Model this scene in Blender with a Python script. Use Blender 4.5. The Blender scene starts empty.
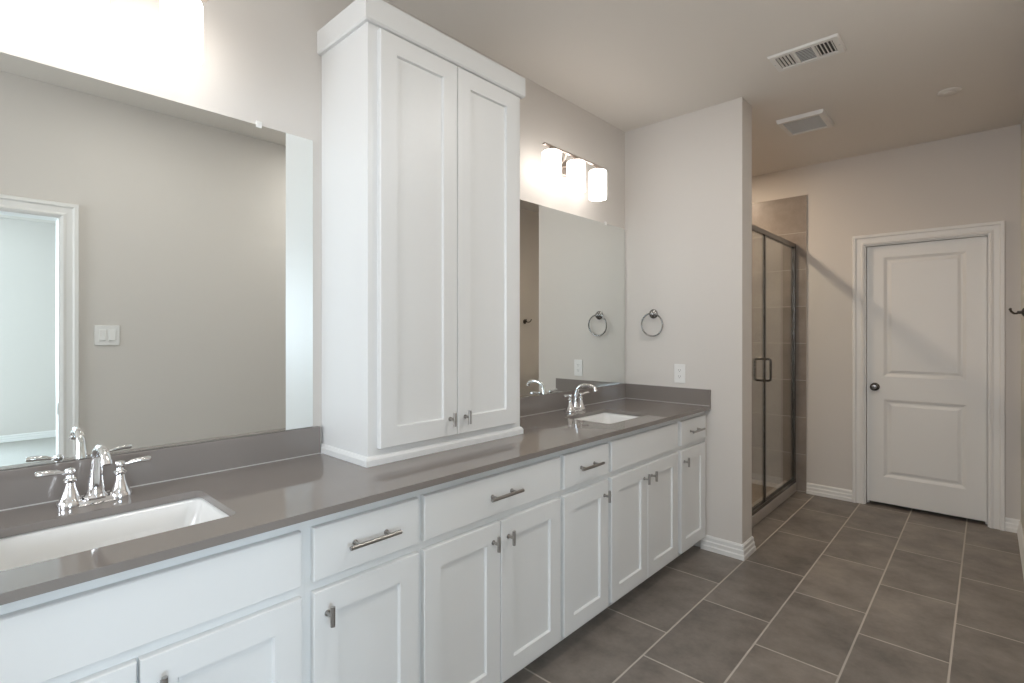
import bpy, bmesh, math, random
from mathutils import Vector, Matrix
C = bpy.context.scene.collection
SC = bpy.context.scene
PI = math.pi

# ------------------------------------------------------------------ camera
CAM_F = 516.98                      # focal length in pixels of the 1024 wide frame
cam = bpy.data.cameras.new('camera')
cam.sensor_width = 36.0
cam.sensor_fit = 'HORIZONTAL'
cam.lens = CAM_F / 1024 * 36.0
cam.shift_y = -(341.5 - 332.41) / 1024
cam.clip_start = 0.02
camo = bpy.data.objects.new('camera', cam)
C.objects.link(camo)
camo.location = (1.83, 0.0, 1.32)
camo.rotation_euler = (PI / 2, 0, math.radians(42.685))
SC.camera = camo

# ------------------------------------------------------------------ world, exposure, lights
SC.view_settings.view_transform = 'Standard'
SC.view_settings.look = 'None'
SC.view_settings.gamma = 1.0
SC.view_settings.use_curve_mapping = False
SC.view_settings.exposure = 0.13

world = bpy.data.worlds.new('sky')
SC.world = world
world.use_nodes = True
bgn = world.node_tree.nodes['Background']
bgn.inputs[0].default_value = (0.62, 0.78, 1.0, 1)
bgn.inputs[1].default_value = 1.6

def area(name, loc, rot, sx, sy, power, col, shape='RECTANGLE', spread=PI):
    l = bpy.data.lights.new(name, 'AREA')
    l.shape = shape
    l.size = sx
    l.size_y = sy
    l.energy = power
    l.color = col
    l.spread = spread
    o = bpy.data.objects.new(name, l)
    C.objects.link(o)
    o.location = loc
    o.rotation_euler = rot
    return o

# daylight entering the bedroom through its windows
area('bedroom_window_daylight', (6.98, -1.0, 1.5), (0, PI / 2, 0), 1.7, 2.4, 236, (0.72, 0.86, 1.0))
area('bedroom_side_daylight', (4.4, -3.05, 1.5), (PI / 2, 0, 0), 2.2, 1.6, 168, (0.72, 0.87, 1.0))
# added fill light behind the camera, coming through an unseen added window
area('bathroom_fill', (1.05, -2.24, 1.6), (PI / 2, 0, 0), 1.4, 1.2, 40, (0.95, 0.96, 1.0))
# shower recessed lamp
area('shower_downlight', (0.0, 3.98, 2.672), (0, 0, 0), 0.15, 0.15, 16, (1.0, 0.80, 0.60), 'DISK')
# unseen lamps added to the bathroom ceiling as fill light
FILL_CANS = ((1.25, 0.7, 4.6), (1.5, 2.1, 9.5))
for cx_, cy_, cw_ in FILL_CANS:
    area('ceiling_fill', (cx_, cy_, 2.672), (0, 0, 0), 0.11, 0.11, cw_, (1.0, 0.97, 0.93), 'DISK')
SHADE_EMIT = 4.1

# ------------------------------------------------------------------ materials
def srgb(r, g, b):
    f = lambda c: (c / 12.92) if c <= 0.04045 else ((c + 0.055) / 1.055) ** 2.4
    return (f(r / 255), f(g / 255), f(b / 255), 1)

def mat(name, col, rough=0.5, metal=0.0, spec=0.5, noise=0.0, nscale=40.0, bump=0.0, bscale=200.0, coat=0.0):
    m = bpy.data.materials.new(name)
    m.use_nodes = True
    nt = m.node_tree
    b = nt.nodes['Principled BSDF']
    b.inputs['Base Color'].default_value = col
    b.inputs['Roughness'].default_value = rough
    b.inputs['Metallic'].default_value = metal
    b.inputs['Specular IOR Level'].default_value = spec
    b.inputs['Coat Weight'].default_value = coat
    tc = nt.nodes.new('ShaderNodeTexCoord')
    if noise > 0:
        n = nt.nodes.new('ShaderNodeTexNoise')
        n.inputs['Scale'].default_value = nscale
        n.inputs['Detail'].default_value = 5
        nt.links.new(tc.outputs['Object'], n.inputs['Vector'])
        mx = nt.nodes.new('ShaderNodeMix')
        mx.data_type = 'RGBA'
        mx.inputs[6].default_value = tuple(c * (1 - noise) for c in col[:3]) + (1,)
        mx.inputs[7].default_value = tuple(min(1, c * (1 + noise)) for c in col[:3]) + (1,)
        nt.links.new(n.outputs['Fac'], mx.inputs[0])
        nt.links.new(mx.outputs[2], b.inputs['Base Color'])
    if bump > 0:
        n2 = nt.nodes.new('ShaderNodeTexNoise')
        n2.inputs['Scale'].default_value = bscale
        n2.inputs['Detail'].default_value = 3
        nt.links.new(tc.outputs['Object'], n2.inputs['Vector'])
        bp = nt.nodes.new('ShaderNodeBump')
        bp.inputs['Strength'].default_value = bump
        bp.inputs['Distance'].default_value = 0.002
        nt.links.new(n2.outputs['Fac'], bp.inputs['Height'])
        nt.links.new(bp.outputs['Normal'], b.inputs['Normal'])
    return m

def tile_mat(name, ax, ay, wx, wy, ox, oy, shift, grout_w, c1, c2, cg, rough=0.45):
    """Rows of width wx along axis ax, tiles of length wy along axis ay, each row shifted by `shift`."""
    m = bpy.data.materials.new(name)
    m.use_nodes = True
    nt = m.node_tree
    L = nt.links.new
    b = nt.nodes['Principled BSDF']
    tc = nt.nodes.new('ShaderNodeTexCoord')
    sp = nt.nodes.new('ShaderNodeSeparateXYZ')
    L(tc.outputs['Object'], sp.inputs[0])
    def mth(op, a, bb=None):
        n = nt.nodes.new('ShaderNodeMath')
        n.operation = op
        for i, v in enumerate((a, bb)):
            if v is None:
                continue
            if isinstance(v, (int, float)):
                n.inputs[i].default_value = v
            else:
                L(v, n.inputs[i])
        return n.outputs[0]
    px, py = sp.outputs[ax], sp.outputs[ay]
    r = mth('DIVIDE', mth('SUBTRACT', px, ox), wx)
    row = mth('FLOOR', r)
    fx = mth('SUBTRACT', r, row)
    q = mth('DIVIDE', mth('SUBTRACT', mth('SUBTRACT', py, oy), mth('MULTIPLY', row, shift)), wy)
    colm = mth('FLOOR', q)
    fy = mth('SUBTRACT', q, colm)
    dx = mth('MULTIPLY', mth('MINIMUM', fx, mth('SUBTRACT', 1.0, fx)), wx)
    dy = mth('MULTIPLY', mth('MINIMUM', fy, mth('SUBTRACT', 1.0, fy)), wy)
    d = mth('MINIMUM', dx, dy)
    mr = nt.nodes.new('ShaderNodeMapRange')
    mr.inputs['From Min'].default_value = grout_w * 0.5 - 0.0006
    mr.inputs['From Max'].default_value = grout_w * 0.5 + 0.0010
    L(d, mr.inputs['Value'])
    cmb = nt.nodes.new('ShaderNodeCombineXYZ')
    L(row, cmb.inputs[0]); L(colm, cmb.inputs[1])
    wn = nt.nodes.new('ShaderNodeTexWhiteNoise')
    wn.noise_dimensions = '3D'
    L(cmb.outputs[0], wn.inputs['Vector'])
    # cloudy stone pattern, different in each tile
    addv = nt.nodes.new('ShaderNodeVectorMath'); addv.operation = 'MULTIPLY_ADD'
    L(wn.outputs['Color'], addv.inputs[0])
    addv.inputs[1].default_value = (7, 7, 7)
    L(tc.outputs['Object'], addv.inputs[2])
    n1 = nt.nodes.new('ShaderNodeTexNoise')
    n1.inputs['Scale'].default_value = 5.0
    n1.inputs['Detail'].default_value = 6
    n1.inputs['Roughness'].default_value = 0.62
    L(addv.outputs[0], n1.inputs['Vector'])
    n2 = nt.nodes.new('ShaderNodeTexNoise')
    n2.inputs['Scale'].default_value = 60.0
    n2.inputs['Detail'].default_value = 3
    L(addv.outputs[0], n2.inputs['Vector'])
    f = mth('ADD', mth('MULTIPLY', n1.outputs['Fac'], 1.8), mth('ADD', mth('MULTIPLY', n2.outputs['Fac'], 0.25), mth('MULTIPLY', wn.outputs['Value'], 0.22)))
    f = mth('SUBTRACT', f, 0.66)
    mx = nt.nodes.new('ShaderNodeMix'); mx.data_type = 'RGBA'
    mx.inputs[6].default_value = c1
    mx.inputs[7].default_value = c2
    L(f, mx.inputs[0])
    mg = nt.nodes.new('ShaderNodeMix'); mg.data_type = 'RGBA'
    mg.inputs[6].default_value = cg
    L(mr.outputs[0], mg.inputs[0])
    L(mx.outputs[2], mg.inputs[7])
    L(mg.outputs[2], b.inputs['Base Color'])
    rr = nt.nodes.new('ShaderNodeMapRange')
    rr.inputs['To Min'].default_value = 0.85
    rr.inputs['To Max'].default_value = rough
    L(mr.outputs[0], rr.inputs['Value'])
    L(rr.outputs[0], b.inputs['Roughness'])
    bp = nt.nodes.new('ShaderNodeBump')
    bp.inputs['Strength'].default_value = 0.5
    bp.inputs['Distance'].default_value = 0.0015
    L(mr.outputs[0], bp.inputs['Height'])
    L(bp.outputs['Normal'], b.inputs['Normal'])
    return m

def glass_mat(name, tint, base=0.04):
    m = bpy.data.materials.new(name)
    m.use_nodes = True
    nt = m.node_tree
    L = nt.links.new
    nt.nodes.remove(nt.nodes['Principled BSDF'])
    out = nt.nodes['Material Output']
    tr = nt.nodes.new('ShaderNodeBsdfTransparent')
    tr.inputs[0].default_value = tint
    gl = nt.nodes.new('ShaderNodeBsdfGlossy')
    gl.inputs['Roughness'].default_value = 0.0
    gl.inputs['Color'].default_value = (1, 1, 1, 1)
    lw = nt.nodes.new('ShaderNodeLayerWeight')
    lw.inputs['Blend'].default_value = 0.5
    p = nt.nodes.new('ShaderNodeMath'); p.operation = 'POWER'
    L(lw.outputs['Facing'], p.inputs[0]); p.inputs[1].default_value = 5.0
    q = nt.nodes.new('ShaderNodeMath'); q.operation = 'MULTIPLY_ADD'
    L(p.outputs[0], q.inputs[0]); q.inputs[1].default_value = 1 - base; q.inputs[2].default_value = base
    mx = nt.nodes.new('ShaderNodeMixShader')
    L(q.outputs[0], mx.inputs[0]); L(tr.outputs[0], mx.inputs[1]); L(gl.outputs[0], mx.inputs[2])
    L(mx.outputs[0], out.inputs['Surface'])
    return m

def emit_mat(name, col, strength):
    m = bpy.data.materials.new(name)
    m.use_nodes = True
    b = m.node_tree.nodes['Principled BSDF']
    b.inputs['Base Color'].default_value = (0.9, 0.9, 0.88, 1)
    b.inputs['Roughness'].default_value = 0.3
    b.inputs['Emission Color'].default_value = col
    b.inputs['Emission Strength'].default_value = strength
    return m

M_WALL = mat('greige_wall_paint', srgb(218, 213, 207), 0.75, spec=0.25, bump=0.12, bscale=260)
M_CEIL = mat('ceiling_paint', srgb(231, 226, 219), 0.85, spec=0.2, bump=0.12, bscale=200)
M_TRIM = mat('white_trim_paint', srgb(236, 235, 232), 0.4, bump=0.03, bscale=90)
M_CAB = mat('white_cabinet_paint', srgb(231, 232, 231), 0.38, bump=0.03, bscale=120)
M_DARK = mat('toe_kick_dark', srgb(120, 118, 115), 0.7, noise=0.05)
M_QUARTZ = mat('grey_quartz', srgb(133, 126, 121), 0.05, noise=0.05, nscale=700, spec=0.62)
M_PORC = mat('white_porcelain', srgb(240, 240, 238), 0.12, noise=0.005, coat=0.4)
M_CHROME = mat('polished_chrome', (0.86, 0.86, 0.87, 1), 0.07, 1.0, noise=0.01)
M_NICKEL = mat('brushed_nickel', (0.40, 0.385, 0.37, 1), 0.32, 1.0, noise=0.05, nscale=300)
M_SATIN = mat('satin_nickel', (0.62, 0.55, 0.50, 1), 0.28, 1.0, noise=0.04, nscale=200)
M_BRONZE = mat('dark_hook_metal', (0.10, 0.09, 0.08, 1), 0.3, 1.0, noise=0.05)
M_RAIL = mat('shower_rail_metal', (0.17, 0.16, 0.15, 1), 0.25, 1.0, noise=0.04)
M_KNOB = mat('door_knob_metal', (0.16, 0.15, 0.14, 1), 0.22, 1.0, noise=0.03)
M_DCHROME = mat('dark_chrome', (0.34, 0.335, 0.33, 1), 0.12, 1.0, noise=0.01)
M_MIRROR = mat('mirror_silver', (0.865, 0.89, 0.875, 1), 0.0, 1.0)
M_PLASTIC = mat('white_plastic', srgb(238, 237, 234), 0.35, noise=0.01)
M_SLOT = mat('dark_slot', srgb(60, 58, 56), 0.6, noise=0.05)
M_VENT = mat('vent_white_metal', srgb(232, 230, 226), 0.45, noise=0.01)
M_VENTIN = mat('vent_shadow_grey', srgb(105, 104, 102), 0.7, noise=0.03)
M_PALE_STRIP = mat('pale_strip', srgb(190, 186, 182), 0.5, noise=0.02)
M_LENS = mat('fan_grille_plastic', srgb(205, 207, 207), 0.5, noise=0.02)
M_GLASS = glass_mat('shower_glass', (0.93, 0.95, 0.94, 1))
M_PANE = glass_mat('window_glass', (0.97, 0.98, 0.98, 1))
M_SHADE = emit_mat('lit_frosted_glass', (1.0, 0.94, 0.89, 1), SHADE_EMIT)
M_LAMP = emit_mat('lit_downlight_lens', (1.0, 0.74, 0.5, 1), 4.0)
M_FILL_LENS = emit_mat('fill_lamp_lens', (1.0, 0.97, 0.93, 1), 4.0)  # glowing lens of the added fill lamps
M_CARPET = mat('bedroom_carpet', srgb(176, 174, 168), 0.95, noise=0.18, nscale=90, bump=0.8, bscale=400)
M_FLOOR = tile_mat('grey_floor_tile', 0, 1, 0.309, 0.603, 0.481, 0.322, 0.3905, 0.0072,
                   srgb(96, 90, 85), srgb(152, 143, 134), srgb(186, 178, 169), 0.42)
M_STILE = tile_mat('grey_shower_tile', 2, 0, 0.305, 0.61, 0.01, 0.12, 0.0, 0.004,
                   srgb(128, 118, 110), srgb(162, 152, 143), srgb(186, 178, 170), 0.35)
M_STILEY = tile_mat('grey_shower_tile_side', 2, 1, 0.305, 0.61, 0.01, 0.12, 0.0, 0.004,
                    srgb(128, 118, 110), srgb(162, 152, 143), srgb(186, 178, 170), 0.35)
M_CURB = mat('curb_stone', srgb(180, 172, 164), 0.4, noise=0.06, nscale=25)
M_PAN = mat('shower_pan', srgb(150, 135, 120), 0.5, noise=0.06, nscale=20)

# ------------------------------------------------------------------ mesh helpers
def merge(bm, tmp, smooth=False):
    for f in tmp.faces:
        f.smooth = smooth
    me = bpy.data.meshes.new('tmp')
    tmp.to_mesh(me)
    tmp.free()
    bm.from_mesh(me)
    bpy.data.meshes.remove(me)

def box(bm, x0, x1, y0, y1, z0, z1, bev=0.0, seg=2):
    t = bmesh.new()
    bmesh.ops.create_cube(t, size=1.0)
    for v in t.verts:
        v.co = Vector((x0 + (v.co.x + .5) * (x1 - x0), y0 + (v.co.y + .5) * (y1 - y0), z0 + (v.co.z + .5) * (z1 - z0)))
    if bev > 0:
        bmesh.ops.bevel(t, geom=t.edges[:], offset=bev, segments=seg, affect='EDGES', profile=0.5)
    merge(bm, t, False)

def tube(bm, pts, r, seg=12, cap=True, squash=None):
    """Round bar along pts; r a number or one per point. squash=(sx, sy) makes the section an ellipse."""
    pts = [Vector(p) for p in pts]
    n = len(pts)
    rs = [r] * n if isinstance(r, (int, float)) else list(r)
    t = bmesh.new()
    up = None
    rings = []
    for i, p in enumerate(pts):
        d = (pts[min(i + 1, n - 1)] - pts[max(i - 1, 0)]).normalized()
        if up is None:
            up = Vector((0, 0, 1)) if abs(d.z) < 0.9 else Vector((1, 0, 0))
        s = d.cross(up).normalized()
        up = s.cross(d).normalized()
        a, b = squash if squash else (1, 1)
        rings.append([t.verts.new(p + (s * math.cos(k * 2 * PI / seg) * a + up * math.sin(k * 2 * PI / seg) * b) * rs[i]) for k in range(seg)])
    for i in range(n - 1):
        for k in range(seg):
            t.faces.new((rings[i][k], rings[i][(k + 1) % seg], rings[i + 1][(k + 1) % seg], rings[i + 1][k]))
    for f in t.faces:
        f.smooth = True
    caps = []
    if cap:
        caps = [t.faces.new(rings[0][::-1]), t.faces.new(rings[-1])]
    for e in [e for f in caps for e in f.edges]:
        e.smooth = False
    me = bpy.data.meshes.new('tmp'); 
    bmesh.ops.recalc_face_normals(t, faces=t.faces[:])
    t.to_mesh(me); t.free(); bm.from_mesh(me); bpy.data.meshes.remove(me)

def lathe(bm, prof, c=(0, 0, 0), axis='Z', seg=24, sharp=35):
    """prof: (radius, height) from one end to the other."""
    t = bmesh.new()
    rings = []
    for r, h in prof:
        if r < 1e-6:
            rings.append([t.verts.new((0, 0, h))])
        else:
            rings.append([t.verts.new((r * math.cos(k * 2 * PI / seg), r * math.sin(k * 2 * PI / seg), h)) for k in range(seg)])
    for a, b in zip(rings, rings[1:]):
        for k in range(seg):
            k2 = (k + 1) % seg
            if len(a) == 1 and len(b) == 1:
                continue
            if len(a) == 1:
                t.faces.new((a[0], b[k], b[k2]))
            elif len(b) == 1:
                t.faces.new((a[k], a[k2], b[0]))
            else:
                t.faces.new((a[k], a[k2], b[k2], b[k]))
    bmesh.ops.recalc_face_normals(t, faces=t.faces[:])
    for f in t.faces:
        f.smooth = True
    for e in t.edges:
        if len(e.link_faces) == 2 and e.calc_face_angle(0) > math.radians(sharp):
            e.smooth = False
    R = Matrix.Identity(4)
    if axis == 'X':
        R = Matrix.Rotation(PI / 2, 4, 'Y')
    elif axis == '-Y':
        R = Matrix.Rotation(PI / 2, 4, 'X')
    elif axis == '-X':
        R = Matrix.Rotation(-PI / 2, 4, 'Y')
    bmesh.ops.transform(t, matrix=Matrix.Translation(Vector(c)) @ R, verts=t.verts[:])
    me = bpy.data.meshes.new('tmp'); t.to_mesh(me); t.free(); bm.from_mesh(me); bpy.data.meshes.remove(me)

def rings(bm, loops, cap_first=True, cap_last=True, smooth=False):
    """Connect closed loops of equal length."""
    t = bmesh.new()
    vs = [[t.verts.new(p) for p in lp] for lp in loops]
    for a, b in zip(vs, vs[1:]):
        n = len(a)
        for k in range(n):
            t.faces.new((a[k], a[(k + 1) % n], b[(k + 1) % n], b[k]))
    if cap_first:
        t.faces.new(vs[0][::-1])
    if cap_last:
        t.faces.new(vs[-1])
    bmesh.ops.recalc_face_normals(t, faces=t.faces[:])
    merge(bm, t, smooth)

def rect_loop(m, a0, a1, b0, b1, n):
    return [m(a0, b0, n), m(a1, b0, n), m(a1, b1, n), m(a0, b1, n)]

def slab_front(bm, m, a0, a1, b0, b1, t, c=0.004):
    """Flat front with eased edges; m maps (across, up, out) to xyz."""
    rings(bm, [rect_loop(m, a0, a1, b0, b1, 0), rect_loop(m, a0, a1, b0, b1, t - c),
               rect_loop(m, a0 + c * .6, a1 - c * .6, b0 + c * .6, b1 - c * .6, t)])

def shaker(bm, m, a0, a1, b0, b1, t=0.02, w=0.066, c=0.003, dep=0.009):
    """Recessed-panel door."""
    s = lambda d, n: rect_loop(m, a0 + d, a1 - d, b0 + d, b1 - d, n)
    rings(bm, [s(0, 0), s(0, t - c), s(c * .6, t), s(w, t), s(w + .004, t - dep)])

def round_rect(cx, cy, hx, hy, r, z, n=6):
    out = []
    for sx, sy, a0 in ((1, 1, 0), (-1, 1, 90), (-1, -1, 180), (1, -1, 270)):
        for k in range(n + 1):
            a = math.radians(a0 + 90 * k / n)
            out.append((cx + sx * (hx - r) + r * math.cos(a), cy + sy * (hy - r) + r * math.sin(a), z))
    return out

def sweep2d(bm, path, prof, sign=1):
    """Sweep profile (out, z) along a path in plan, out to the right of travel (sign 1) with mitred corners."""
    t = bmesh.new()
    P = [Vector((p[0], p[1])) for p in path]
    cols = []
    for i, p in enumerate(P):
        ns = []
        if i > 0:
            d = (P[i] - P[i - 1]).normalized(); ns.append(Vector((d.y, -d.x)))
        if i < len(P) - 1:
            d = (P[i + 1] - P[i]).normalized(); ns.append(Vector((d.y, -d.x)))
        n = ns[0] if len(ns) == 1 else (ns[0] + ns[1]) / (1 + ns[0].dot(ns[1]))
        cols.append([t.verts.new((p.x + sign * n.x * o, p.y + sign * n.y * o, z)) for o, z in prof])
    k = len(prof)
    for a, b in zip(cols, cols[1:]):
        for j in range(k):
            t.faces.new((a[j], a[(j + 1) % k], b[(j + 1) % k], b[j]))
    t.faces.new(cols[0][::-1]); t.faces.new(cols[-1])
    bmesh.ops.recalc_face_normals(t, faces=t.faces[:])
    merge(bm, t, False)

def casing(bm, m, a0, a1, top, prof):
    """Door casing: profile (out from opening, thickness) round three sides of an opening."""
    t = bmesh.new()
    cols = []
    for corner in range(4):
        col = []
        for o, n in prof:
            a = a0 - o if corner < 2 else a1 + o
            b = 0.0 if corner in (0, 3) else top + o
            col.append(t.verts.new(m(a, b, n)))
        cols.append(col)
    k = len(prof)
    for a, b in zip(cols, cols[1:]):
        for j in range(k):
            t.faces.new((a[j], a[(j + 1) % k], b[(j + 1) % k], b[j]))
    t.faces.new(cols[0][::-1]); t.faces.new(cols[-1])
    bmesh.ops.recalc_face_normals(t, faces=t.faces[:])
    merge(bm, t, False)

def obj(name, bm, m, parent=None, loc=None, label=None):
    me = bpy.data.meshes.new(name)
    bm.to_mesh(me)
    bm.free()
    me.materials.append(m)
    o = bpy.data.objects.new(name, me)
    C.objects.link(o)
    if parent is not None:
        o.parent = parent
    if loc is not None:
        o.location = loc
    if label:
        o['label'] = label
    return o

def thing(name, label, cat, loc=(0, 0, 0), rotz=0, group=None):
    o = bpy.data.objects.new(name, None)
    o.empty_display_size = 0.1
    C.objects.link(o)
    o.location = loc
    o.rotation_euler = (0, 0, rotz)
    o['label'] = label
    o['category'] = cat
    if group:
        o['group'] = group
    return o

def struct(name, bm, m, parent=None):
    o = obj(name, bm, m, parent)
    if parent is None:
        o['kind'] = 'structure'
    return o

def NB():
    return bmesh.new()

def copy_tree(o, parent=None):
    c = o.copy()
    C.objects.link(c)
    c.parent = parent
    for ch in list(o.children):
        copy_tree(ch, c)
    return c

# ------------------------------------------------------------------ room dimensions
H = 2.69          # ceiling
YP = 3.12         # face of the wall at the end of the vanity
XPE = 0.775       # free end of that wall
YPB = 3.285       # its back face
YF = 4.768        # far wall
XR = 1.985        # right wall
YB = -2.1         # wall behind
VY0 = -0.5        # near end of the vanity
XS = -0.45        # shower inner wall
ZC = 0.875        # countertop

# floor, ceiling
b = NB(); box(b, -0.6, XR + 0.12, YB - 0.1, YF + 0.12, -0.08, 0.0); struct('floor', b, M_FLOOR)
b = NB(); box(b, -0.6, XR + 0.12, YB - 0.1, YF + 0.12, H, H + 0.08); struct('ceiling', b, M_CEIL)
# walls
b = NB(); box(b, -0.1, 0.0, YB - 0.1, YP, 0, H); struct('wall_vanity', b, M_WALL)
b = NB(); box(b, -0.6, XPE, YP, YPB, 0, H); struct('wall_partition', b, M_WALL)
QX0, QX1, QZ0, QZ1 = 0.35, 1.75, 1.0, 2.2        # opening in the wall behind, added for the fill light
b = NB()
box(b, 0.0, QX0, YB - 0.1, YB, 0, H); box(b, QX1, XR, YB - 0.1, YB, 0, H)
box(b, QX0, QX1, YB - 0.1, YB, 0, QZ0); box(b, QX0, QX1, YB - 0.1, YB, QZ1, H)
struct('wall_back', b, M_WALL)
DX0, DX1, DTOP = 1.123, 1.836, 1.992
b = NB()
box(b, -0.6, DX0, YF, YF + 0.12, 0, H); box(b, DX1, XR + 0.12, YF, YF + 0.12, 0, H); box(b, DX0, DX1, YF, YF + 0.12, DTOP, H)
struct('wall_far', b, M_WALL)
BY0, BY1, BTOP = -0.40, 0.420, 1.972
b = NB()
box(b, XR, XR + 0.12, BY1, YF, 0, H); box(b, XR, XR + 0.12, YB - 0.1, BY0, 0, H); box(b, XR, XR + 0.12, BY0, BY1, BTOP, H)
struct('wall_right', b, M_WALL)
# shower shell
b = NB(); box(b, XS - 0.1, XS, YPB, YF, 0, H); struct('wall_shower', b, M_WALL)
b = NB(); box(b, XS + 0.012, 0.731, YF - 0.012, YF, 0.0, 2.45); struct('wall_shower_tile_far', b, M_STILE)
b = NB(); box(b, XS + 0.012, 0.70, YPB, YPB + 0.012, 0.0, 2.45); struct('wall_shower_tile_near', b, M_STILE)
b = NB(); box(b, XS, XS + 0.012, YPB, YF, 0.0, 2.45); struct('wall_shower_tile_side', b, M_STILEY)
b = NB(); box(b, XS + 0.012, 0.565, YPB + 0.012, YF - 0.012, 0.0, 0.035); struct('floor_shower', b, M_PAN)
b = NB(); box(b, 0.565, 0.657, YPB + 0.012, YF - 0.012, 0.0, 0.075, 0.004); struct('trim_shower_curb', b, M_CURB)

# ------------------------------------------------------------------ baseboards
BP = [(0, 0), (0.018, 0), (0.018, 0.024), (0.0135, 0.031), (0.0135, 0.051), (0.0095, 0.058), (0.0095, 0.077), (0.004, 0.087), (0, 0.087)]
b = NB(); sweep2d(b, [(0.535, YP), (XPE, YP), (XPE, YPB), (0.70, YPB)], BP, 1); struct('baseboard_partition', b, M_TRIM)
b = NB(); sweep2d(b, [(0.731, YF), (DX0 - 0.074, YF)], BP, 1); struct('baseboard_far_shower', b, M_TRIM)
b = NB(); sweep2d(b, [(DX1 + 0.074, YF), (XR, YF), (XR, BY1 + 0.08)], BP, 1); struct('baseboard_right', b, M_TRIM)

# ------------------------------------------------------------------ far door and its casing
CP = [(0, 0), (0, 0.012), (0.011, 0.017), (0.024, 0.012), (0.050, 0.014), (0.058, 0.022), (0.074, 0.022), (0.078, 0.016), (0.078, 0)]
mY = lambda a, bb, n: (a, YF - n, bb)          # faces the camera, out = -Y
b = NB()
casing(b, mY, DX0 + 0.004, DX1 - 0.004, DTOP - 0.004, CP)
# jamb lining
box(b, DX0, DX0 + 0.012, YF + 0.0, YF + 0.12, 0, DTOP); box(b, DX1 - 0.012, DX1, YF + 0.0, YF + 0.12, 0, DTOP)
box(b, DX0 + 0.012, DX1 - 0.012, YF + 0.0, YF + 0.12, DTOP - 0.012, DTOP)
# door stop behind the leaf
box(b, DX0 + 0.012, DX0 + 0.024, YF + 0.062, YF + 0.09, 0, DTOP - 0.012); box(b, DX1 - 0.024, DX1 - 0.012, YF + 0.062, YF + 0.09, 0, DTOP - 0.012)
struct('trim_1', b, M_TRIM)
b = NB(); box(b, DX0 - 0.3, DX1 + 0.3, YF + 0.13, YF + 0.16, -0.08, H); struct('wall_sky_block', b, M_WALL)  # unseen panel added to block sky light under the door

def panel_door(bm, m, a0, a1, b0, b1, t, A, B):
    """Moulded door: panels at columns A=(lo,hi), rows B=[(lo,hi),...] of a leaf with thickness t (out = +n)."""
    av = [a0, A[0], A[1], a1]
    bv = [b0]
    for lo, hi in B:
        bv += [lo, hi]
    bv.append(b1)
    tb = bmesh.new()
    cache = {}
    def V(a, bb, n):
        k = (round(a, 5), round(bb, 5), round(n, 5))
        if k not in cache:
            cache[k] = tb.verts.new(m(a, bb, n))
        return cache[k]
    for i in range(3):
        for j in range(len(bv) - 1):
            x0, x1, z0, z1 = av[i], av[i + 1], bv[j], bv[j + 1]
            if i == 1 and j % 2 == 1:
                lp = [(0, t), (0.008, t - 0.0035), (0.020, t - 0.010), (0.030, t - 0.010), (0.048, t - 0.003)]
                cor = lambda d, n: [V(x0 + d, z0 + d, n), V(x1 - d, z0 + d, n), V(x1 - d, z1 - d, n), V(x0 + d, z1 - d, n)]
                rs = [cor(d, n) for d, n in lp]
                for p, q in zip(rs, rs[1:]):
                    for k in range(4):
                        tb.faces.new((p[k], p[(k + 1) % 4], q[(k + 1) % 4], q[k]))
                tb.faces.new(rs[-1])
            else:
                tb.faces.new((V(x0, z0, t), V(x1, z0, t), V(x1, z1, t), V(x0, z1, t)))
    # rim and back
    be = [e for e in tb.edges if len(e.link_faces) == 1]
    r = bmesh.ops.extrude_edge_only(tb, edges=be)
    d = Vector(m(0, 0, 0)) - Vector(m(0, 0, t))
    bmesh.ops.translate(tb, vec=d, verts=[v for v in r['geom'] if isinstance(v, bmesh.types.BMVert)])
    bmesh.ops.holes_fill(tb, edges=[e for e in tb.edges if len(e.link_faces) == 1])
    bmesh.ops.recalc_face_normals(tb, faces=tb.faces[:])
    merge(bm, tb, False)

mD = lambda a, bb, n: (a, YF + 0.060 - n, bb)
b = NB()
panel_door(b, mD, DX0 + 0.015, DX1 - 0.015, 0.028, DTOP - 0.015, 0.036, (1.243, 1.716), [(0.226, 0.814), (0.985, 1.888)])
door = struct('door_1', b, M_TRIM)
b = NB()
lathe(b, [(0, 0), (0.030, 0), (0.030, 0.004), (0.024, 0.008), (0.011, 0.010), (0.010, 0.030), (0.018, 0.036), (0.026, 0.046), (0.026, 0.056), (0.018, 0.064), (0, 0.066)], (1.190, YF + 0.024, 0.905), '-Y', 24)
obj('door_knob', b, M_KNOB, door, label='dark metal door knob')

# ------------------------------------------------------------------ bedroom doorway in the right wall and the bedroom beyond
mX = lambda a, bb, n: (XR - n, a, bb)
mX2 = lambda a, bb, n: (XR + 0.12 + n, a, bb)
b = NB()
casing(b, mX, BY0 + 0.016, BY1 - 0.008, BTOP - 0.008, CP)
casing(b, mX2, BY0 + 0.016, BY1 - 0.008, BTOP - 0.008, CP)
box(b, XR, XR + 0.12, BY0, BY0 + 0.016, 0, BTOP); box(b, XR, XR + 0.12, BY1 - 0.016, BY1, 0, BTOP)
box(b, XR, XR + 0.12, BY0 + 0.016, BY1 - 0.016, BTOP - 0.016, BTOP)
tr2 = struct('trim_2', b, M_TRIM)
b = NB(); box(b, XR + 0.008, XR + 0.036, BY1 - 0.0185, BY1 - 0.0155, 0.862, 0.925, 0.001)
obj('strike_plate', b, M_NICKEL, tr2, label='small metal strike plate on the doorway jamb')

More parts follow.
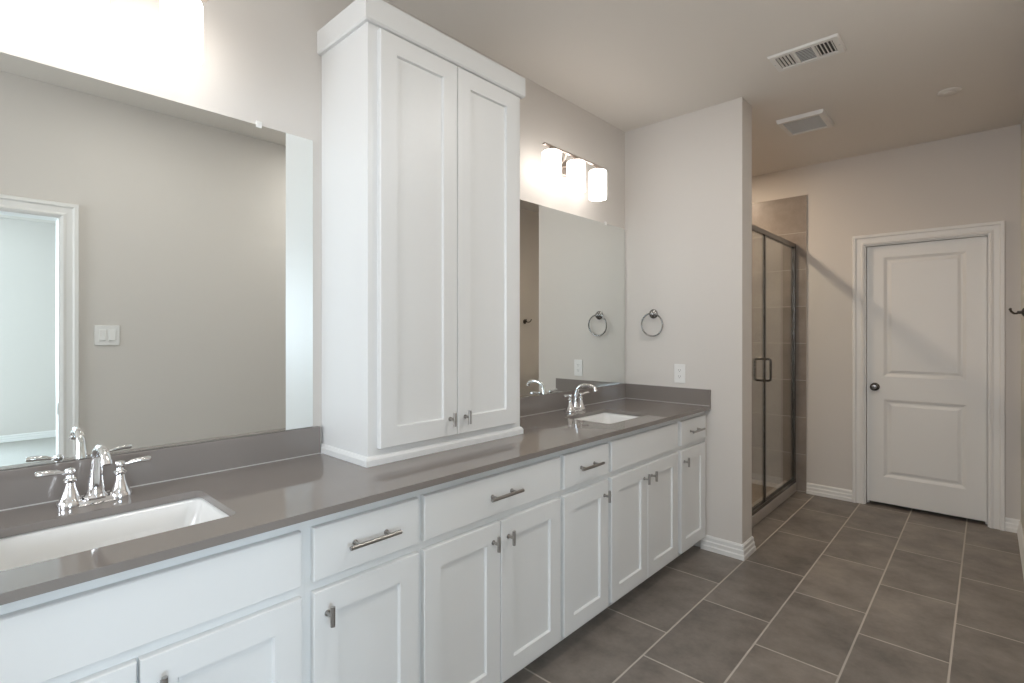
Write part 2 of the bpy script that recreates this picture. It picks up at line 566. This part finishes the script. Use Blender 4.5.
RX0, RX1, RY0, RY1 = XR + 0.12, 6.85, -2.9, 2.6
b = NB(); box(b, RX0, RX1, RY0, RY1, -0.08, 0.004); struct('floor_bedroom', b, M_CARPET)
b = NB(); box(b, RX0, RX1 + 0.1, RY0 - 0.1, RY1 + 0.1, H, H + 0.08); struct('ceiling_bedroom', b, M_CEIL)
b = NB()
WY0, WY1, WZ0, WZ1 = -2.2, 0.1, 0.75, 2.25
box(b, RX1, RX1 + 0.1, WY1, RY1 + 0.1, 0, H); box(b, RX1, RX1 + 0.1, RY0 - 0.1, WY0, 0, H)
box(b, RX1, RX1 + 0.1, WY0, WY1, 0, WZ0); box(b, RX1, RX1 + 0.1, WY0, WY1, WZ1, H)
struct('wall_bedroom_far', b, M_WALL)
VX0, VX1 = 3.3, 5.5
b = NB()
box(b, RX0, VX0, RY0 - 0.1, RY0, 0, H); box(b, VX1, RX1, RY0 - 0.1, RY0, 0, H)
box(b, VX0, VX1, RY0 - 0.1, RY0, 0, WZ0); box(b, VX0, VX1, RY0 - 0.1, RY0, WZ1, H)
struct('wall_bedroom_side', b, M_WALL)
b = NB(); box(b, RX0, RX1, RY1, RY1 + 0.1, 0, H); struct('wall_bedroom_end', b, M_WALL)
b = NB(); box(b, RX0 - 0.12, RX0, RY0 - 0.1, YB - 0.1, 0, H); struct('wall_bedroom_near', b, M_WALL)
b = NB(); sweep2d(b, [(RX1, RY1), (RX1, RY0)], BP, 1); struct('baseboard_bedroom', b, M_TRIM)
for nm, fr in (('window_1', 0), ('window_2', 1), ('window_fill', 2)):
    b = NB(); p = NB()
    if fr == 0:
        for a, c2 in ((WY0, WY0 + .06), (WY1 - .06, WY1), ((WY0 + WY1) / 2 - .03, (WY0 + WY1) / 2 + .03)):
            box(b, RX1 + .02, RX1 + .08, a, c2, WZ0, WZ1)
        box(b, RX1 + .021, RX1 + .079, WY0, WY1, WZ0, WZ0 + .06); box(b, RX1 + .021, RX1 + .079, WY0, WY1, WZ1 - .06, WZ1)
        box(p, RX1 + .045, RX1 + .051, WY0 + .05, WY1 - .05, WZ0 + .05, WZ1 - .05)
    elif fr == 2:  # frame of the unseen window added for fill behind the camera
        for a, c2 in ((QX0, QX0 + .05), (QX1 - .05, QX1)):
            box(b, a, c2, YB - .08, YB - .02, QZ0, QZ1)
        box(b, QX0, QX1, YB - .079, YB - .021, QZ0, QZ0 + .05); box(b, QX0, QX1, YB - .079, YB - .021, QZ1 - .05, QZ1)
        box(p, QX0 + .04, QX1 - .04, YB - .051, YB - .045, QZ0 + .04, QZ1 - .04)
    else:
        for a, c2 in ((VX0, VX0 + .06), (VX1 - .06, VX1), ((VX0 + VX1) / 2 - .03, (VX0 + VX1) / 2 + .03)):
            box(b, a, c2, RY0 - .08, RY0 - .02, WZ0, WZ1)
        box(b, VX0, VX1, RY0 - .079, RY0 - .021, WZ0, WZ0 + .06); box(b, VX0, VX1, RY0 - .079, RY0 - .021, WZ1 - .06, WZ1)
        box(p, VX0 + .05, VX1 - .05, RY0 - .051, RY0 - .045, WZ0 + .05, WZ1 - .05)
    w = struct(nm, b, M_TRIM)
    obj('window_pane', p, M_PANE, w)

# ------------------------------------------------------------------ base cabinets
XB, XFF, TD = 0.535, 0.553, 0.020     # box front, face frame front, door thickness
ZT = 0.855
GRP = 'base cabinets under the countertop'

def bar_pull(parent, y, z, length, x):
    """Horizontal bar handle on two posts."""
    b = NB()
    tube(b, [(x + 0.030, y - length / 2, z), (x + 0.030, y + length / 2, z)], 0.006, 14)
    for s in (-1, 1):
        tube(b, [(x, y + s * length * 0.31, z), (x + 0.030, y + s * length * 0.31, z)], 0.0045, 10)
        lathe(b, [(0.0045, 0.0), (0.0075, 0.0), (0.0075, 0.002), (0.0045, 0.003)], (x, y + s * length * 0.31, z), 'X', 12)
    return obj('bar_handle', b, M_NICKEL, parent, label='brushed metal bar handle')

def tee_knob(parent, y, z, x):
    """Short vertical bar on one post."""
    b = NB()
    tube(b, [(x + 0.028, y, z - 0.025), (x + 0.028, y, z + 0.025)], 0.006, 14)
    tube(b, [(x, y, z), (x + 0.028, y, z)], 0.0048, 10)
    lathe(b, [(0.0048, 0.0), (0.008, 0.0), (0.008, 0.002), (0.0048, 0.003)], (x, y, z), 'X', 12)
    return obj('tee_knob', b, M_NICKEL, parent, label='small brushed metal bar knob')

def base_cabinet(label, y0, y1, fronts):
    yc = (y0 + y1) / 2
    t = thing('vanity_cabinet', label, 'cabinet', (0, yc, 0), 0, GRP)
    b = NB()
    a0, a1 = y0 - yc, y1 - yc
    g = 0.0001
    box(b, 0.006, XB, a0 + g, a0 + 0.018, 0.088, ZT - 0.0004); box(b, 0.006, XB, a1 - 0.018, a1 - g, 0.088, ZT - 0.0004)
    box(b, 0.006, XB, a0 + 0.018, a1 - 0.018, 0.088, 0.104); box(b, 0.001, 0.006, a0 + g, a1 - g, 0.088, ZT - 0.0004)
    obj('cabinet_box', b, M_CAB, t)
    b = NB(); box(b, XB, XFF, a0 + g, a1 - g, 0.088, ZT - 0.0004); obj('face_frame', b, M_CAB, t)
    b = NB(); box(b, 0.06, 0.485, a0 + g, a1 - g, 0.0, 0.088); obj('toe_kick', b, M_CAB, t)
    m = lambda a, bb, n: (XFF + n, a - yc, bb)
    for f in fronts:
        kind, p0, p1 = f[:3]
        b = NB()
        if kind == 'drawer':
            slab_front(b, m, p0, p1, 0.686, 0.823, TD)
            d = obj('drawer_front', b, M_CAB, t)
            bar_pull(d, (p0 + p1) / 2 - yc, 0.754, 0.158, XFF + TD)
        elif kind == 'false':
            slab_front(b, m, p0, p1, 0.686, 0.823, TD)
            obj('false_front', b, M_CAB, t)
        else:
            shaker(b, m, p0, p1, 0.088, 0.658, TD)
            d = obj('cabinet_door', b, M_CAB, t)
            ky = (p0 + 0.036) if f[3] == 'L' else (p1 - 0.036)
            tee_knob(d, ky - yc, 0.595, XFF + TD)
    return t

base_cabinet('white drawer and door cabinet at the near end, before the near sink cabinet', -0.498, -0.087, [('drawer', -0.44, -0.10), ('door', -0.44, -0.10, 'R')])
base_cabinet('white two-door sink cabinet with blank top panel under the near sink', -0.087, 0.608, [('false', -0.072, 0.592), ('door', -0.072, 0.2525, 'R'), ('door', 0.2575, 0.592, 'L')])
base_cabinet('white single-door cabinet with a drawer, just beyond the near sink', 0.608, 0.962, [('drawer', 0.623, 0.951), ('door', 0.623, 0.951, 'L')])
base_cabinet('wide white cabinet with one long drawer over two doors, below the tall cupboard', 0.962, 1.662, [('drawer', 0.972, 1.651), ('door', 0.972, 1.3035, 'R'), ('door', 1.3075, 1.651, 'L')])
base_cabinet('narrow white drawer and door cabinet just before the far sink', 1.662, 2.018, [('drawer', 1.673, 2.006), ('door', 1.673, 2.004, 'R')])
base_cabinet('white two-door sink cabinet with blank top panel under the far sink', 2.018, 2.732, [('false', 2.030, 2.712), ('door', 2.030, 2.3665, 'R'), ('door', 2.3705, 2.712, 'L')])
base_cabinet('narrow white drawer and door cabinet against the end wall, beyond the far sink', 2.732, 3.1185, [('drawer', 2.752, 3.092), ('door', 2.752, 3.086, 'L')])

# ------------------------------------------------------------------ countertop with backsplashes
SX0, SX1 = 0.190, 0.478
SINKS = ((0.262, 0.215), (2.374, 0.208))      # centre along the wall, half width
ct = thing('countertop', 'long grey-brown polished stone countertop on the white cabinets', 'countertop', (0, 0, ZT))
b = NB()
t = bmesh.new()
def loop_edges(pts):
    vs = [t.verts.new(p) for p in pts]
    return [t.edges.new((vs[i], vs[(i + 1) % len(vs)])) for i in range(len(vs))]
ed = loop_edges([(0.0005, VY0, 0.02), (0.593, VY0, 0.02), (0.593, YP - .0005, 0.02), (0.0005, YP - .0005, 0.02)])
for yc, hw in SINKS:
    ed += loop_edges(round_rect((SX0 + SX1) / 2, yc, (SX1 - SX0) / 2, hw, 0.022, 0.02))
bmesh.ops.triangle_fill(t, edges=ed, use_beauty=True, use_dissolve=False)
for f in t.faces:
    if f.normal.z < 0:
        f.normal_flip()
r = bmesh.ops.extrude_face_region(t, geom=t.faces[:])
bmesh.ops.translate(t, vec=(0, 0, -0.02), verts=[v for v in r['geom'] if isinstance(v, bmesh.types.BMVert)])
bmesh.ops.recalc_face_normals(t, faces=t.faces[:])
merge(b, t, False)
obj('counter_slab', b, M_QUARTZ, ct)
TY0, TY1, TXD = 0.935, 1.692, 0.317          # tall cupboard standing on the counter
def splash(name, label, *bx):
    cx, cy = (bx[0] + bx[1]) / 2, (bx[2] + bx[3]) / 2
    b = NB(); box(b, bx[0] - cx, bx[1] - cx, bx[2] - cy, bx[3] - cy, 0, 0.098, 0.001, 1)
    o = obj(name, b, M_QUARTZ, None, (cx, cy, ZC))
    o['label'] = label
    o['category'] = 'backsplash'
    w, d = (bx[1] - bx[0]) / 2, (bx[3] - bx[2]) / 2
    b = NB()
    if w < d:
        box(b, w, w + 0.0025, -d, d - 0.02 if bx[3] > 3 else d, 0, 0.0025)
    else:
        box(b, -w, w, -d - 0.0025, -d, 0, 0.0025)
    obj('pale_line', b, M_PALE_STRIP, o, label='thin pale line along the splash foot')  # pale strip along the foot of the splash
splash('backsplash', 'low grey stone backsplash strip under the near mirror', 0.0005, 0.020, VY0, TY0 - 0.013)
splash('backsplash', 'low grey stone backsplash strip under the far mirror', 0.0005, 0.020, TY1 + 0.013, YP - .0005)
splash('side_splash', 'short grey stone splash strip on the end wall, below the outlet', 0.0205, 0.593, YP - 0.020, YP - .0005)
# ------------------------------------------------------------------ undermount sinks
def make_sink(yc, hw, label):
    xc = (SX0 + SX1) / 2
    hx = (SX1 - SX0) / 2
    s = thing('undermount_sink', label, 'sink', (xc, yc, ZT - 0.001), 0, 'undermount sinks')
    b = NB()
    lv = [(0.020, 0.030, -0.012), (0.020, 0.030, -0.0005), (0.003, 0.024, -0.0005), (-0.002, 0.026, -0.010), (-0.012, 0.036, -0.060),
          (-0.022, 0.046, -0.105), (-0.036, 0.05, -0.125), (-0.060, 0.05, -0.135)]
    loops = [round_rect(0, 0, hx + d, hw + d, r, z) for d, r, z in lv]
    loops.append(round_rect(0, 0, 0.022, 0.022, 0.0215, -0.140))
    outer = [round_rect(0, 0, 0.030, 0.030, 0.0295, -0.152), round_rect(0, 0, hx - 0.05, hw - 0.05, 0.05, -0.147),
             round_rect(0, 0, hx - 0.012, hw - 0.012, 0.046, -0.112), round_rect(0, 0, hx + 0.008, hw + 0.008, 0.03, -0.012)]
    allv = loops + outer + [loops[0]]
    rings(b, allv, False, False, True)
    obj('basin', b, M_PORC, s)
    b = NB()
    lathe(b, [(0.0, -0.1385), (0.012, -0.1375), (0.0145, -0.1395), (0.0165, -0.136), (0.021, -0.1365), (0.0225, -0.1395), (0.018, -0.160), (0.0, -0.160)], (0, 0, 0), 'Z', 24)
    obj('drain', b, M_CHROME, s, label='chrome sink drain')
    return s
make_sink(*SINKS[0], 'white rectangular undermount sink in the near half of the counter')
make_sink(*SINKS[1], 'white rectangular undermount sink in the far half of the counter, by the end wall')

# ------------------------------------------------------------------ faucets
def make_faucet(loc, label):
    f = thing('faucet', label, 'faucet', loc, 0, 'chrome centerset faucets')
    # base plate
    b = NB()
    pl = lambda d, z: round_rect(0, 0, 0.024 + d, 0.076 + d, 0.0235 + d, z, 8)
    rings(b, [pl(0, 0), pl(0, 0.004), pl(-0.003, 0.006), pl(-0.004, 0.013), pl(-0.007, 0.016)], True, True, False)
    obj('base_plate', b, M_CHROME, f)
    # spout: tapered pedestal rising into a forward arch
    b = NB()
    lathe(b, [(0.026, 0.014), (0.027, 0.019), (0.0235, 0.024), (0.022, 0.028)], (0, 0, 0), 'Z', 24)
    pts, rr = [], []
    for k in range(9):
        u = k / 8
        pts.append((-0.002 + 0.016 * u * u, 0, 0.022 + 0.096 * u)); rr.append(0.0225 - 0.011 * u ** 0.8)
    cx, cz, R = 0.079, 0.118, 0.065
    for k in range(1, 15):
        a = PI - k / 14 * math.radians(138)
        pts.append((cx + R * math.cos(a), 0, cz + R * 0.52 * math.sin(a))); rr.append(0.0115 - 0.0015 * k / 14)
    e = pts[-1]
    pts.append((e[0] + 0.004, 0, e[2] - 0.010)); rr.append(0.0105)
    tube(b, pts, rr, 20)
    tube(b, [pts[-1], (pts[-1][0] + 0.0035, 0, pts[-1][2] - 0.009)], [0.0125, 0.0125], 20)
    obj('spout', b, M_CHROME, f)
    for s in (-1, 1):
        b = NB()
        y = s * 0.0515
        lathe(b, [(0.0262, 0.0), (0.0270, 0.006), (0.0262, 0.016), (0.0225, 0.021), (0.0175, 0.034), (0.0125, 0.052), (0.0108, 0.064), (0.0145, 0.067),
                  (0.0145, 0.072), (0.0095, 0.076), (0.008, 0.082), (0.0115, 0.087), (0.0125, 0.092), (0.0105, 0.098), (0.0, 0.101)], (0, y, 0), 'Z', 24)
        h = obj('handle', b, M_CHROME, f)
        b = NB()
        tube(b, [(0.002, y + s * 0.006, 0.091), (0.003, y + s * 0.016, 0.091), (0.004, y + s * 0.026, 0.094), (0.005, y + s * 0.046, 0.096), (0.006, y + s * 0.063, 0.096), (0.006, y + s * 0.067, 0.096)],
             [0.0055, 0.0058, 0.0085, 0.0095, 0.0100, 0.0080], 14, True, (0.95, 0.75))
        obj('lever', b, M_CHROME, h)
    return f
make_faucet((0.113, 0.256, ZC), 'chrome two-handle faucet behind the near sink')
make_faucet((0.116, 2.386, ZC), 'chrome two-handle faucet behind the far sink')

# ------------------------------------------------------------------ mirrors
def make_mirror(y0, y1, z0, z1, clips, label):
    m = thing('wall_mirror', label, 'mirror', (0, (y0 + y1) / 2, z0), 0, 'frameless wall mirrors')
    yc = (y0 + y1) / 2
    b = NB(); box(b, 0.0008, 0.0068, y0 - yc, y1 - yc, 0.0005, z1 - z0, 0.0008, 1)
    obj('mirror_glass', b, M_MIRROR, m)
    for y in clips:
        b = NB()
        z = z1 - z0
        box(b, 0.0068, 0.0100, y - yc - 0.009, y - yc + 0.009, z - 0.010, z + 0.012, 0.001, 1)
        box(b, 0.0008, 0.0068, y - yc - 0.009, y - yc + 0.009, z + 0.0006, z + 0.012)
        lathe(b, [(0.0035, 0.0), (0.0035, 0.0015), (0.0, 0.002)], (0.0100, y - yc, z + 0.006), 'X', 12)
        obj('mirror_clip', b, M_PLASTIC, m, label='small clear clip at the top edge')
    return m
make_mirror(-0.46, 0.900, 0.9735, 2.025, (-0.20, 0.708), 'large frameless mirror over the near sink, reflecting a doorway and switch plate')
make_mirror(1.712, 3.111, 0.9735, 2.025, (1.95, 2.873), 'frameless mirror over the far sink, reflecting the towel ring')

# ------------------------------------------------------------------ tall cupboard on the counter
yc = (TY0 + TY1) / 2
tc = thing('tall_cupboard', 'tall white two-door cupboard standing on the counter between the mirrors', 'cupboard', (0, yc, ZC))
ZB0, ZTOP = 0.0005, 2.40 - ZC
b = NB(); box(b, 0.001, TXD, TY0 - yc, TY1 - yc, ZB0, ZTOP, 0.001, 1); obj('cupboard_box', b, M_CAB, tc)
b = NB()
CR = [(0, 2.350 - ZC), (0.012, 2.350 - ZC), (0.017, 2.356 - ZC), (0.017, 2.434 - ZC), (0, 2.434 - ZC)]
pa = [(0.001, TY0 - yc), (TXD, TY0 - yc), (TXD, TY1 - yc), (0.001, TY1 - yc)]
sweep2d(b, pa, CR, 1)
box(b, 0.001, TXD, TY0 - yc, TY1 - yc, 2.4005 - ZC, 2.434 - ZC)
obj('crown_moulding', b, M_CAB, tc)
b = NB()
sweep2d(b, pa, [(0, 0.0005), (0.011, 0.0005), (0.011, 0.020), (0.007, 0.027), (0.004, 0.031), (0, 0.032)], 1)
obj('base_moulding', b, M_CAB, tc)
mT = lambda a, bb, n: (TXD + n, a - yc, bb - ZC)
for y0, y1, side in ((0.972, 1.3105, 'R'), (1.3145, 1.652, 'L')):
    b = NB()
    shaker(b, mT, y0, y1, 0.930, 2.338, TD, 0.066)
    d = obj('cupboard_door', b, M_CAB, tc)
    tee_knob(d, (y1 - 0.036 if side == 'R' else y0 + 0.036) - yc, 0.994 - ZC, TXD + TD)

# ------------------------------------------------------------------ vanity lights
def make_light(y, label):
    v = thing('vanity_light', label, 'light fixture', (0, y, 2.28), 0, 'three-shade vanity lights')
    b = NB(); box(b, 0.0006, 0.022, -0.062, 0.062, -0.050, 0.046, 0.003); obj('back_plate', b, M_SATIN, v)
    b = NB(); box(b, 0.121, 0.139, -0.286, 0.286, 0.018, 0.027, 0.002); obj('cross_bar', b, M_SATIN, v)
    for s in (-1, 1):
        b = NB()
        pts = [(0.020, s * 0.03, 0.0), (0.05, s * 0.034, -0.004), (0.085, s * 0.05, 0.002), (0.115, s * 0.075, 0.014), (0.130, s * 0.095, 0.022)]
        tube(b, pts, 0.0055, 10); obj('arm', b, M_SATIN, v)
    for k in (-1, 0, 1):
        b = NB()
        lathe(b, [(0.0, 0.019), (0.010, 0.018), (0.012, 0.010), (0.030, 0.006), (0.034, 0.0), (0.034, -0.006), (0.0, -0.006)], (0.13, k * 0.22, 0), 'Z', 24)
        h = obj('shade_holder', b, M_SATIN, v)
        b = NB()
        lathe(b, [(0.034, -0.003), (0.046, -0.004), (0.051, -0.008), (0.0525, -0.016), (0.0525, -0.166), (0.0505, -0.172), (0.047, -0.172), (0.047, -0.012), (0.034, -0.008)], (0.13, k * 0.22, 0), 'Z', 32)
        lathe(b, [(0.047, -0.160), (0.0, -0.160)], (0.13, k * 0.22, 0), 'Z', 32)
        obj('glass_shade', b, M_SHADE, h, label='lit white frosted glass shade')
    return v
make_light(0.228, 'three-shade vanity light cut off by the picture top, above the near mirror')
make_light(2.372, 'three-shade vanity light above the far mirror')

# ------------------------------------------------------------------ towel ring, outlet, switch, hook
t = thing('towel_ring', 'round chrome towel ring on the end wall beyond the far mirror', 'towel ring', (0.216, YP, 1.441))
b = NB()
lathe(b, [(0, 0.0005), (0.030, 0.0005), (0.031, 0.004), (0.027, 0.009), (0.018, 0.012), (0.011, 0.016), (0.010, 0.022), (0.015, 0.025), (0.015, 0.036), (0.010, 0.040), (0, 0.042)], (0, 0, 0), '-Y', 24)
obj('rosette', b, M_DCHROME, t)
b = NB()
pts = [(0.074 * math.sin(a), -0.031 + 0.012 * (1 - math.cos(a)) * 0.5, -0.071 + 0.074 * math.cos(a)) for a in [k * 2 * PI / 48 for k in range(49)]]
tube(b, pts, 0.0048, 10, False)
obj('ring', b, M_DCHROME, t)

t = thing('wall_outlet', 'white duplex power outlet on the end wall above the side splash', 'outlet', (0.396, YP, 1.061))
b = NB(); box(b, -0.036, 0.036, -0.006, -0.0006, -0.059, 0.059, 0.002); obj('cover_plate', b, M_PLASTIC, t)
for s in (-1, 1):
    b = NB(); rings(b, [[(p[0], -0.006, p[1]) for p in round_rect(0, s * 0.0195, 0.0165, 0.014, 0.008, 0)], [(p[0], -0.0075, p[1]) for p in round_rect(0, s * 0.0195, 0.0165, 0.014, 0.008, 0)]])
    so = obj('socket', b, M_PLASTIC, t)
    b = NB()
    for q in (-0.0065, 0.0065):
        box(b, q - 0.001, q + 0.001, -0.0079, -0.0070, s * 0.0195 - 0.001, s * 0.0195 + 0.007)
    lathe(b, [(0.0022, 0), (0.0022, 0.0004), (0, 0.0004)], (0, -0.0075, s * 0.0195 - 0.007), '-Y', 10)
    obj('slots', b, M_SLOT, so)

t = thing('light_switch', 'white two-gang switch plate beside the bedroom doorway, seen in the near mirror', 'light switch', (XR, 0.619, 1.303))
b = NB(); box(b, -0.006, -0.0006, -0.0585, 0.0585, -0.058, 0.058, 0.002); obj('cover_plate', b, M_PLASTIC, t)
for s in (-1, 1):
    b = NB()
    box(b, -0.0085, -0.006, s * 0.023 - 0.0165, s * 0.023 + 0.0165, -0.033, 0.033, 0.0008, 1)
    rings(b, [[(-0.0085, s * 0.023 - 0.0145, -0.030), (-0.0085, s * 0.023 + 0.0145, -0.030), (-0.0085, s * 0.023 + 0.0145, 0.030), (-0.0085, s * 0.023 - 0.0145, 0.030)],
              [(-0.0125, s * 0.023 - 0.014, -0.029), (-0.0125, s * 0.023 + 0.014, -0.029), (-0.0090, s * 0.023 + 0.014, 0.029), (-0.0090, s * 0.023 - 0.014, 0.029)]])
    obj('rocker', b, M_PLASTIC, t)

t = thing('robe_hook', 'dark metal double robe hook on the right-hand wall near the white door', 'hook', (XR, 4.33, 1.44))
b = NB()
lathe(b, [(0, 0.0005), (0.026, 0.0005), (0.026, 0.004), (0.020, 0.008), (0.010, 0.012), (0.009, 0.030), (0, 0.032)], (0, 0, 0), '-X', 20)
obj('rosette', b, M_BRONZE, t)
for s in (-1, 1):
    b = NB()
    pts = [(-0.024, 0, 0.0), (-0.032, s * 0.012, -0.006), (-0.044, s * 0.026, -0.006), (-0.056, s * 0.038, 0.006), (-0.060, s * 0.043, 0.020)]
    tube(b, pts, [0.0065, 0.006, 0.0055, 0.005, 0.0045], 12)
    lathe(b, [(0, -0.007), (0.005, -0.005), (0.007, 0), (0.005, 0.005), (0, 0.007)], pts[-1], 'Z', 14)
    obj('prong', b, M_BRONZE, t)

# ------------------------------------------------------------------ ceiling fittings
t = thing('ceiling_register', 'white rectangular air register with three louvre sections in the ceiling', 'air vent', (1.171, 2.845, H))
b = NB()
hx, hy = 0.153, 0.096
def frame(bm, x0, x1, y0, y1, w, z0, z1):
    rings(bm, [[(x0, y0, z1), (x1, y0, z1), (x1, y1, z1), (x0, y1, z1)],
               [(x0 + .006, y0 + .006, z0), (x1 - .006, y0 + .006, z0), (x1 - .006, y1 - .006, z0), (x0 + .006, y1 - .006, z0)],
               [(x0 + w, y0 + w, z0), (x1 - w, y0 + w, z0), (x1 - w, y1 - w, z0), (x0 + w, y1 - w, z0)],
               [(x0 + w, y0 + w, z1), (x1 - w, y0 + w, z1), (x1 - w, y1 - w, z1), (x0 + w, y1 - w, z1)]], False, False)
frame(b, -hx, hx, -hy, hy, 0.030, -0.010, -0.0005)
for q in (-0.041, 0.041):
    box(b, q - 0.006, q + 0.006, -hy + 0.03, hy - 0.03, -0.009, -0.001)
obj('register_frame', b, M_VENT, t)
b = NB(); box(b, -hx + 0.028, hx - 0.028, -hy + 0.028, hy - 0.028, -0.0016, -0.0006); obj('duct_opening', b, M_SLOT, t)
def slat(bm, cx, cy, hx, hy, tilt, axis):
    tb = bmesh.new(); bmesh.ops.create_cube(tb, size=1)
    for v in tb.verts:
        v.co = Vector((v.co.x * hx * 2, v.co.y * hy * 2, v.co.z * 0.0012))
    bmesh.ops.transform(tb, matrix=Matrix.Translation((cx, cy, -0.0055)) @ Matrix.Rotation(tilt, 4, axis), verts=tb.verts[:])
    merge(bm, tb)
for k in range(5):
    b = NB(); slat(b, -0.116 + 0.0155 * k, 0, 0.0045, hy - 0.031, math.radians(-35), 'Y'); obj('louvre_blade', b, M_VENT, t)
    b = NB(); slat(b, 0.054 + 0.0155 * k, 0, 0.0045, hy - 0.031, math.radians(35), 'Y'); obj('louvre_blade', b, M_VENT, t)
for k in range(9):
    b = NB(); slat(b, 0, -0.060 + 0.015 * k, 0.034, 0.0068, math.radians(12), 'X'); obj('louvre_blade', b, M_LENS, t)
b = NB(); lathe(b, [(0.004, -0.010), (0.004, -0.011), (0, -0.0115)], (0.14, 0.0, 0), 'Z', 12); obj('screw_head', b, M_LENS, t)
b = NB(); lathe(b, [(0.004, -0.010), (0.004, -0.011), (0, -0.0115)], (-0.14, 0.0, 0), 'Z', 12); obj('screw_head', b, M_LENS, t)

t = thing('exhaust_fan', 'square white exhaust fan cover with grey grille in the ceiling by the shower', 'exhaust fan', (0.952, 3.767, H))
b = NB(); frame(b, -0.134, 0.134, -0.152, 0.152, 0.030, -0.024, -0.0005); obj('fan_frame', b, M_VENT, t)
b = NB(); box(b, -0.106, 0.106, -0.124, 0.124, -0.014, -0.001)
for k in range(11):
    box(b, -0.104, 0.104, -0.112 + k * 0.0224 - 0.004, -0.112 + k * 0.0224 + 0.004, -0.018, -0.0135)
obj('grille', b, M_LENS, t)

t = thing('ceiling_disc', 'small round flat cover plate in the ceiling near the white door', 'cover plate', (1.665, 3.845, H))
b = NB(); lathe(b, [(0, -0.0005), (0.055, -0.0005), (0.055, -0.005), (0.048, -0.010), (0, -0.011)], (0, 0, 0), 'Z', 32); obj('disc', b, M_CEIL, t)
b = NB(); lathe(b, [(0.030, -0.0108), (0.030, -0.0135), (0.026, -0.015), (0, -0.015)], (0, 0, 0), 'Z', 24); obj('cap', b, M_CEIL, t)

def downlight(x, y, label, m):  # lamp body shared by the shower lamp and the added fill lamps
    t = thing('recessed_downlight', label, 'ceiling light', (x, y, H))
    b = NB(); lathe(b, [(0.085, -0.0005), (0.083, -0.006), (0.066, -0.009), (0.062, -0.006), (0.062, -0.0005)], (0, 0, 0), 'Z', 32); obj('trim_ring', b, M_VENT, t)
    b = NB(); lathe(b, [(0.062, -0.004), (0, -0.004)], (0, 0, 0), 'Z', 32); obj('lamp_lens', b, m, t)
downlight(0.0, 3.98, 'round recessed ceiling lamp inside the shower, behind the end wall', M_LAMP)
downlight(*FILL_CANS[0][:2], 'unseen round ceiling lamp added as fill, out from the near sink', M_FILL_LENS)
downlight(*FILL_CANS[1][:2], 'unseen round ceiling lamp added as fill, out from the far sink', M_FILL_LENS)

# ------------------------------------------------------------------ shower enclosure
XG = 0.637
t = thing('shower_enclosure', 'framed clear glass shower enclosure with door behind the end wall', 'shower enclosure', (XG, (YPB + YF) / 2, 0.075))
oy, oz = (YPB + YF) / 2, 0.075
Y0, Y1 = YPB + 0.0125, YF - 0.0125
ZH = 2.055
YM = 3.985
def part(name, m, *bx, label=None):
    b = NB()
    for q in bx:
        x0, x1, y0, y1, z0, z1, bv = q
        box(b, x0 - XG, x1 - XG, y0 - oy, y1 - oy, z0 - oz, z1 - oz, bv)
    return obj(name, b, m, t, label=label)
part('header_rail', M_RAIL, (XG - 0.017, XG + 0.017, Y0, Y1, ZH - 0.036, ZH, 0.003))
part('sill_rail', M_RAIL, (XG - 0.017, XG + 0.017, Y0, Y1, 0.0755, 0.105, 0.003))
part('wall_jamb', M_RAIL, (XG - 0.015, XG + 0.015, Y1 - 0.028, Y1, 0.105, ZH - 0.036, 0.002))
part('wall_jamb', M_RAIL, (XG - 0.015, XG + 0.015, Y0, Y0 + 0.028, 0.105, ZH - 0.036, 0.002))
part('mullion', M_RAIL, (XG - 0.010, XG + 0.010, YM - 0.010, YM + 0.010, 0.105, ZH - 0.036, 0.002))
part('fixed_panel', M_GLASS, (XG - 0.004, XG + 0.004, YM + 0.010, Y1 - 0.028, 0.105, ZH - 0.036, 0))
gd = part('glass_door', M_GLASS, (XG - 0.004, XG + 0.004, Y0 + 0.030, YM - 0.012, 0.108, ZH - 0.040, 0))
b = NB()
ya = 3.945 - oy
for s in (-1, 1):
    xs = s * 0.055
    pts = [(s * 0.004, ya, 0.945 - oz + 0.03), (xs * 0.75, ya, 0.945 - oz + 0.03), (xs * 0.95, ya, 0.945 - oz + 0.036), (xs, ya, 0.945 - oz + 0.05),
           (xs, ya, 1.130 - oz - 0.02), (xs * 0.95, ya, 1.130 - oz - 0.006), (xs * 0.75, ya, 1.130 - oz), (s * 0.004, ya, 1.130 - oz)]
    tube(b, pts, 0.008, 12)
obj('pull_handle', b, M_RAIL, gd, label='metal loop pull handle')
